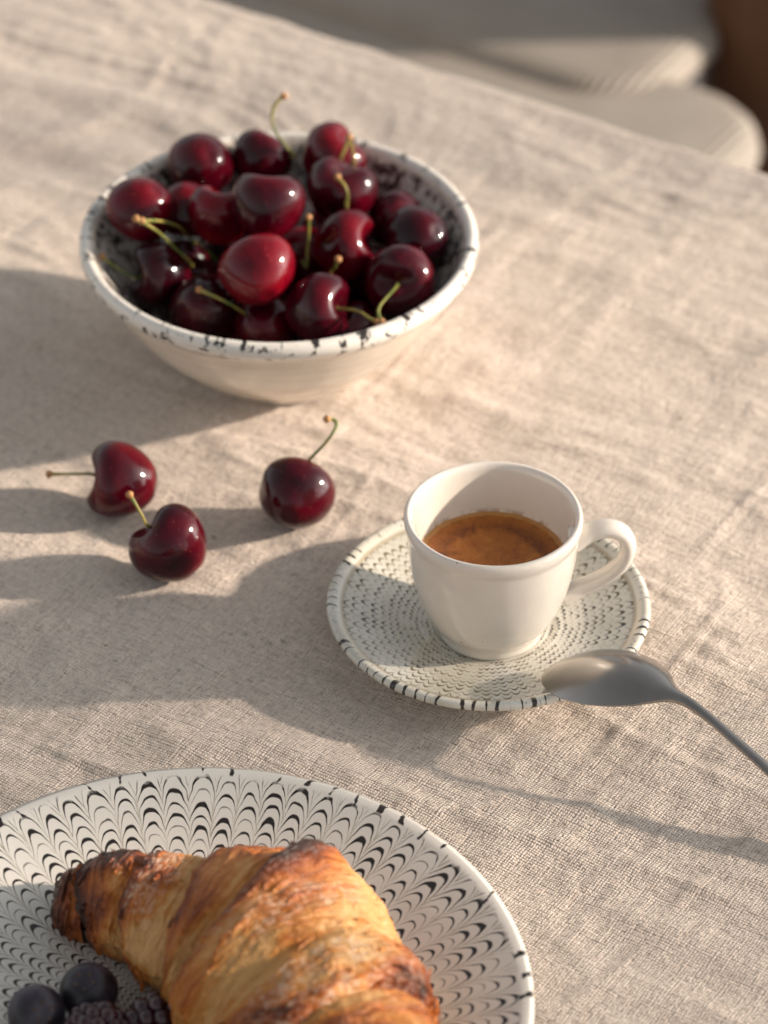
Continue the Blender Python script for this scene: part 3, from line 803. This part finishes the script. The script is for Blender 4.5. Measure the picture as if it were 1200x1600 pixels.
# ------------------------------------------------------------------ croissant
def build_croissant():
    root = bpy.data.objects.new('croissant', None); COL.objects.link(root)
    root.location = (-0.045, -0.262, 0.006)
    tag(root, 'golden brown flaky croissant dusted with sugar on the plate', 'croissant')
    O = Vector(root.location)
    #        x        y       half width  half height
    K = [(-0.1060, -0.2275, 0.0085, 0.0100), (-0.0985, -0.2300, 0.0115, 0.0118), (-0.0870, -0.2330, 0.0155, 0.0150), (-0.0652, -0.2440, 0.0240, 0.0180), (-0.0450, -0.2555, 0.0335, 0.0230),
         (-0.0280, -0.2765, 0.0360, 0.0250), (-0.0145, -0.3060, 0.0315, 0.0230), (-0.0050, -0.3330, 0.0235, 0.0190), (0.0000, -0.3520, 0.0140, 0.0120), (0.0000, -0.3640, 0.0060, 0.0065)]
    SPN = catmull(K, 400)
    arc = np.r_[0, np.cumsum(np.linalg.norm(np.diff(SPN[:, :2], axis=0), axis=1))]
    Ltot = arc[-1]
    edges = [0.0, 0.0105, 0.0330, 0.0520, 0.0770, 0.1060, 0.1300, 0.1490, 0.1640, Ltot]
    edges = [e if e < Ltot else Ltot for e in edges]
    mid = 5
    samples = []
    frs = random.Random(21)
    fv, fq, fb, fs, ff = [], [], [], [], []
    for k in range(len(edges) - 1):
        e0, e1 = edges[k], edges[k + 1]
        right = k >= mid                       # beyond the middle the shells overlap the other way
        ns, nf = 110, 150
        v = []; bake = []; sug = []; flo = []
        for i in range(ns):
            f = -0.10 + 1.24 * i / (ns - 1)
            g = 1 - f if right else f          # g=0 at the exposed lip
            for j in range(nf):
                ph = 2 * PI * j / nf           # 0 = towards camera side, 90 = top
                q = Vector((math.cos(ph) * 1.2, math.sin(ph) * 1.2, k * 7.7))
                wig = 0.0035 * mnoise.noise(q) + 0.0016 * mnoise.noise(q * 3.3)
                skew = -0.004 * math.sin(ph) + 0.003 * math.cos(ph)
                s = e0 + f * (e1 - e0) + (wig + skew) * min(1, e0 / 0.02 + 0.15)
                s = min(max(s, 0.0), Ltot)
                c = [float(np.interp(s, arc, SPN[:, d])) for d in range(4)]
                s2 = min(s + 0.003, Ltot); s1 = max(s - 0.003, 0)
                t = Vector((float(np.interp(s2, arc, SPN[:, 0]) - np.interp(s1, arc, SPN[:, 0])), float(np.interp(s2, arc, SPN[:, 1]) - np.interp(s1, arc, SPN[:, 1])), 0)).normalized()
                side = Vector((t.y, -t.x, 0))  # towards the viewer
                gg = min(max(g, -0.1), 1.14)
                if gg < 0: bul = -0.10 + gg * 1.6
                else:
                    lip = 1 - math.exp(-gg / 0.035)
                    bul = -0.16 + lip * 0.25 + 0.04 * math.sin(min(gg, 1) * PI) * (1 if gg < 1 else 0) - 0.17 * gg ** 2.0
                if k == 0: bul = 0.05
                q2 = Vector((s * 55, math.cos(ph) * 1.6, math.sin(ph) * 1.6))
                lum = 0.06 * mnoise.noise(q2) + 0.035 * mnoise.noise(q2 * 3.1) + 0.012 * mnoise.noise(q2 * 9)
                h1 = math.exp(-((s - 0.024) / 0.008) ** 2 - ((ph - 1.75) / 0.6) ** 2)
                h2 = math.exp(-((s - 0.0735) / 0.0075) ** 2 - ((ph - 2.0) / 0.5) ** 2)
                lum += 0.15 * h1 + 0.36 * h2
                ridge = (1 - abs(math.sin(gg * (11 if k < 4 else 8) * 1.57 + 3.2 * mnoise.noise(q2 * 0.8) + 0.8 * mnoise.noise(q2 * 3)))) ** 5
                lam = 0.030 * ridge * (0.35 + 0.65 * max(0, mnoise.noise(q2 * 1.3 + Vector((5, 1, 2))) + 0.4))
                flo += [s * 100, ph, k]
                rad = 1 + bul + lum + lam
                hw, hh = c[2] * rad, c[3] * rad
                if k == 0:
                    cap = math.sqrt(max(0.0, 1 - (1 - min(f / 0.5, 1)) ** 2)) if f < 0.5 else 1
                    hw *= max(cap, 0.02); hh *= max(cap, 0.02)
                if k == len(edges) - 2:
                    cap = math.sqrt(max(0.0, 1 - (max(f - 0.5, 0) / 0.5) ** 2)) if f < 1 else 0.02
                    hw *= max(cap, 0.02); hh *= max(cap, 0.02)
                sx = math.cos(ph); sz = math.sin(ph)
                zc = c[3] * 0.93
                z = zc + hh * (sz ** 1.12 if sz > 0 else sz)
                z = max(z, 0.0006 + 0.02 * hh)
                p = Vector((c[0], c[1], 0)) + side * hw * (abs(sx) ** 1.08) * (1 if sx > 0 else -1)
                v.append((p.x - O.x, p.y - O.y, z))
                b = 0.16 + 0.20 * max(0, sz) ** 1.5 + (0.30 * math.exp(-((gg - 0.10) / 0.13) ** 2)) - 0.26 * min(1, max(0, (gg - 0.55) * 4)) + 0.20 * ridge - 0.08
                b += 0.46 * mnoise.noise(Vector((s * 45, math.cos(ph) * 1.3, math.sin(ph) * 1.3 + 4)))
                b += (0.45, 0.30, 0.04, 0.0, -0.05, 0.0, 0.05, 0.1, 0.2)[min(k, 8)] + 0.35 * h1 + 0.6 * h2
                b -= 0.12 * max(0, -sz)
                bake.append(b)
                if 0.0 < gg < 0.95 and sz > -0.2 and 0 < i < ns - 1 and frs.random() < (0.012 if gg < 0.2 else 0.0035): samples.append((k, i, j, b))
                sug.append((0.1, 0.2, 0.62, 0.30, 0.55, 0.6, 0.4, 0.2, 0.1)[min(k, 8)] * max(0, sz * 0.8 + 0.35) * (1 if 0 < gg < 0.75 else 0.4) * (1 - 0.9 * h2))
        for (kk, i, j, b) in samples:          # thin flakes of crust lifting off the layers
            if kk != k: continue
            P0 = Vector(v[i * nf + j]); Pa = Vector(v[i * nf + (j + 1) % nf]); Pb = Vector(v[(i + 1) * nf + j])
            ta = (Pa - P0); tb_ = (Pb - P0)
            if ta.length < 1e-6 or tb_.length < 1e-6: continue
            ta.normalize(); nn = ta.cross(tb_).normalized()
            if nn.dot(P0 - Vector((P0.x, P0.y, -0.05))) < 0: nn = -nn
            tb2 = nn.cross(ta).normalized()
            la = frs.uniform(0.0015, 0.0055); lb = frs.uniform(0.0006, 0.0020); up = frs.uniform(0.0002, 0.0009)
            base = len(fv)
            for a in range(5):
                ua = (a / 4 - 0.5) * 2
                wl_ = lb * (1 - 0.7 * abs(ua) ** 2) * frs.uniform(0.6, 1.2)
                cv = -0.0016 * (ua * la / 0.005) ** 2
                c0 = P0 + ta * ua * la + nn * (cv * 0.6)
                fv.append(c0 - tb2 * wl_ * 0.4 - nn * 0.0004); fv.append(c0 + tb2 * wl_ * 0.4 + nn * up * 0.6); fv.append(c0 + tb2 * wl_ + nn * up)
                fb += [b - 0.05, b + 0.05, b + 0.25]; fs += [0.0, 0.0, 0.0]; ff += [Pb.x * 100, ua, 3] * 3
            for a in range(4):
                for c in range(2):
                    q = base + a * 3 + c; fq.append((q, q + 1, q + 4, q + 3))
        me = mesh_from('pastry_layer', v, grid_faces(ns, nf, wrap_m=True))
        a = me.attributes.new('bake', 'FLOAT', 'POINT'); a.data.foreach_set('value', bake)
        a = me.attributes.new('sugar', 'FLOAT', 'POINT'); a.data.foreach_set('value', sug)
        a = me.attributes.new('flow', 'FLOAT_VECTOR', 'POINT'); a.data.foreach_set('vector', flo)
        link_obj('pastry_layer', me, MT['pastry'], root)
    me = mesh_from('crust_flakes', fv, fq)
    a = me.attributes.new('bake', 'FLOAT', 'POINT'); a.data.foreach_set('value', fb)
    a = me.attributes.new('sugar', 'FLOAT', 'POINT'); a.data.foreach_set('value', fs)
    a = me.attributes.new('flow', 'FLOAT_VECTOR', 'POINT'); a.data.foreach_set('vector', ff)
    tag(link_obj('crust_flakes', me, MT['pastry'], root), kind='stuff')
build_croissant()

# ------------------------------------------------------------------ berries on the plate
def blueberry(pos, r, axis, label):
    root = bpy.data.objects.new('blueberry', None); COL.objects.link(root); root.location = pos
    tag(root, label, 'blueberry', 'blueberries on the plate')
    n, m = 26, 32; v = []
    for i in range(n):
        t = PI * i / (n - 1)
        for j in range(m):
            a = 2 * PI * j / m
            z = math.cos(t) * 0.9 - 0.10 * math.exp(-(t / 0.3) ** 2)
            rr = math.sin(t) * (1 + 0.015 * mnoise.noise(Vector((math.cos(a), math.sin(a), t))))
            v.append((rr * math.cos(a) * r, rr * math.sin(a) * r, z * r))
    rot = Vector(axis).to_track_quat('Z', 'Y').to_matrix().to_4x4()
    fo = link_obj('flesh', mesh_from('blueberry_flesh', v, grid_faces(n, m, wrap_m=True)), MT['blue'], root); fo.matrix_local = rot
    cv, cf = [], []
    for k in range(5):
        a0 = 2 * PI * k / 5
        b = len(cv)
        for (da, rr, z) in ((-0.5, 0.24, 0.80), (0.5, 0.24, 0.80), (0.0, 0.40, 0.93), (-0.5, 0.21, 0.77), (0.5, 0.21, 0.77), (0.0, 0.38, 0.90)):
            cv.append((rr * r * math.cos(a0 + da), rr * r * math.sin(a0 + da), z * r))
        cf += [(b, b + 1, b + 2), (b + 5, b + 4, b + 3), (b, b + 2, b + 5, b + 3), (b + 1, b + 4, b + 5, b + 2)]
    c = link_obj('calyx', mesh_from('blueberry_calyx', cv, cf, False), MT['calyx'], root); c.matrix_local = rot
blueberry((-0.0929, -0.2686, 0.0150), 0.0094, (-0.1, -0.35, 0.9), 'rounder dark blueberry between croissant and plate edge')
blueberry((-0.1085, -0.2790, 0.0158), 0.0092, (0.3, -0.5, 0.6), 'left blueberry half cut off by the bottom of the picture')

def blackberry(pos, r, ln, axis, label, seed):
    rs = random.Random(seed)
    bm = bmesh.new()
    rows = 7
    for i in range(rows):
        t = PI * (i + 0.5) / rows
        cnt = max(3, int(round(11 * math.sin(t))))
        for j in range(cnt):
            a = 2 * PI * (j + 0.5 * (i % 2)) / cnt + rs.uniform(-0.12, 0.12)
            c = Vector((r * 0.80 * math.sin(t) * math.cos(a), r * 0.80 * math.sin(t) * math.sin(a), ln * 0.82 * math.cos(t)))
            bmesh.ops.create_icosphere(bm, subdivisions=2, radius=r * rs.uniform(0.27, 0.33), matrix=Matrix.Translation(c))
    me = bpy.data.meshes.new('blackberry'); bm.to_mesh(me); bm.free()
    me.polygons.foreach_set('use_smooth', [True] * len(me.polygons))
    o = link_obj('blackberry', me, MT['black'])
    o.location = pos; o.rotation_euler = Vector(axis).to_track_quat('Z', 'Y').to_euler()
    tag(o, label, 'blackberry', 'blackberries on the plate')
blackberry((-0.0690, -0.2850, 0.0170), 0.0100, 0.0125, (1, 0.35, 0.1), 'dark blackberry tucked against the side of the croissant', 1)
blackberry((-0.0885, -0.2890, 0.0165), 0.0098, 0.0115, (0.8, -0.6, 0.2), 'dark blackberry just below the rounder blueberry', 2)

# ------------------------------------------------------------------ added unseen olive tree, its leaves placed to break up the low sun
def build_shade_tree():
    rs = random.Random(11)
    root = bpy.data.objects.new('added_shade_tree', None); COL.objects.link(root)
    root.location = (3.1, -0.1, -0.74)
    tag(root, 'added unseen olive tree right of the table, there to shade it', 'tree')
    O = Vector(root.location)
    tips = [((2.35, -0.34, 0.86), 0.012), ((2.9, -0.30, 1.10), 0.014), ((2.45, 0.36, 0.90), 0.012), ((2.95, 0.40, 1.15), 0.012), ((3.2, 0.0, 1.75), 0.014)]
    link_obj('trunk', tube('shade_tree_trunk', [(0, 0, 0), (0.02, 0.03, 0.5), (-0.03, 0.0, 0.9), (0.02, -0.02, 1.25)], [0.07, 0.05, 0.045, 0.03], 14, 20, ref=(1, 0, 0)), MT['bark'], root)
    for (tp, r) in tips:
        e = Vector(tp) - O
        link_obj('branch', tube('shade_tree_branch', [(0, 0, 0.85), tuple(e * 0.45 + Vector((0, 0, 0.55))), tuple(e * 0.8 + Vector((0, 0, 0.18))), tuple(e)], [0.028, 0.018, 0.010, 0.004], 8, 18, ref=(0.1, 1, 0.2)), MT['bark'], root)
    v, f = [], []
    def leaf(c, L):
        d = Vector((rs.gauss(0, 1), rs.gauss(0, 1), rs.gauss(0, 0.8))).normalized()
        w = d.cross(Vector((rs.gauss(0, 1), rs.gauss(0, 1), rs.gauss(0, 1)))).normalized() * L * 0.15
        nrm = d.cross(w).normalized() * L * 0.05
        b = len(v)
        for (t, k) in ((0, 0.0), (0.3, 0.9), (0.6, 1.0), (1.0, 0.0)):
            p = c + d * L * (t - 0.5)
            if k == 0: v.append(p - O)
            else: v.extend([p + w * k - O, p - nrm - O, p - w * k - O])
        f.extend([(b, b + 1, b + 2), (b, b + 2, b + 3), (b + 1, b + 4, b + 5, b + 2), (b + 2, b + 5, b + 6, b + 3), (b + 4, b + 7, b + 5), (b + 5, b + 7, b + 6)])
    def sm(x, a, b):
        t = min(max((x - a) / (b - a), 0), 1); return t * t * (3 - 2 * t)
    n = 0
    while n < 3400:                      # leaves placed by where their shade should fall on the table
        d = rs.uniform(2.0, 3.2); X = rs.uniform(-0.55, 0.75); Y = rs.uniform(-0.75, 0.60)
        c = Vector((X, Y, 0)) + sv * d
        edge = 0.065 if X < 0.02 else 0.065 + 0.09 * sm(X, 0.02, 0.10)
        low = sm(-Y, edge, edge + 0.05) * (1.0 - 0.45 * sm(-Y, 0.16, 0.21)); high = 0.38 * sm(Y - 0.05 * X, 0.20, 0.28)
        clump = 0.35 + 1.1 * max(0.0, mnoise.noise(c * 5.0) + 0.28)
        if rs.random() < (low + high) * clump: leaf(c, rs.uniform(0.035, 0.055))
        n += 1
    for k in range(900):                 # the top of the crown
        a = Vector((rs.gauss(0, 0.32), rs.gauss(0, 0.34), rs.gauss(0, 0.16)))
        leaf(Vector((3.25, 0.0, 1.85)) + a, rs.uniform(0.035, 0.055))
    link_obj('crown', mesh_from('shade_tree_crown', v, f, False), MT['leaf'], root)
build_shade_tree()
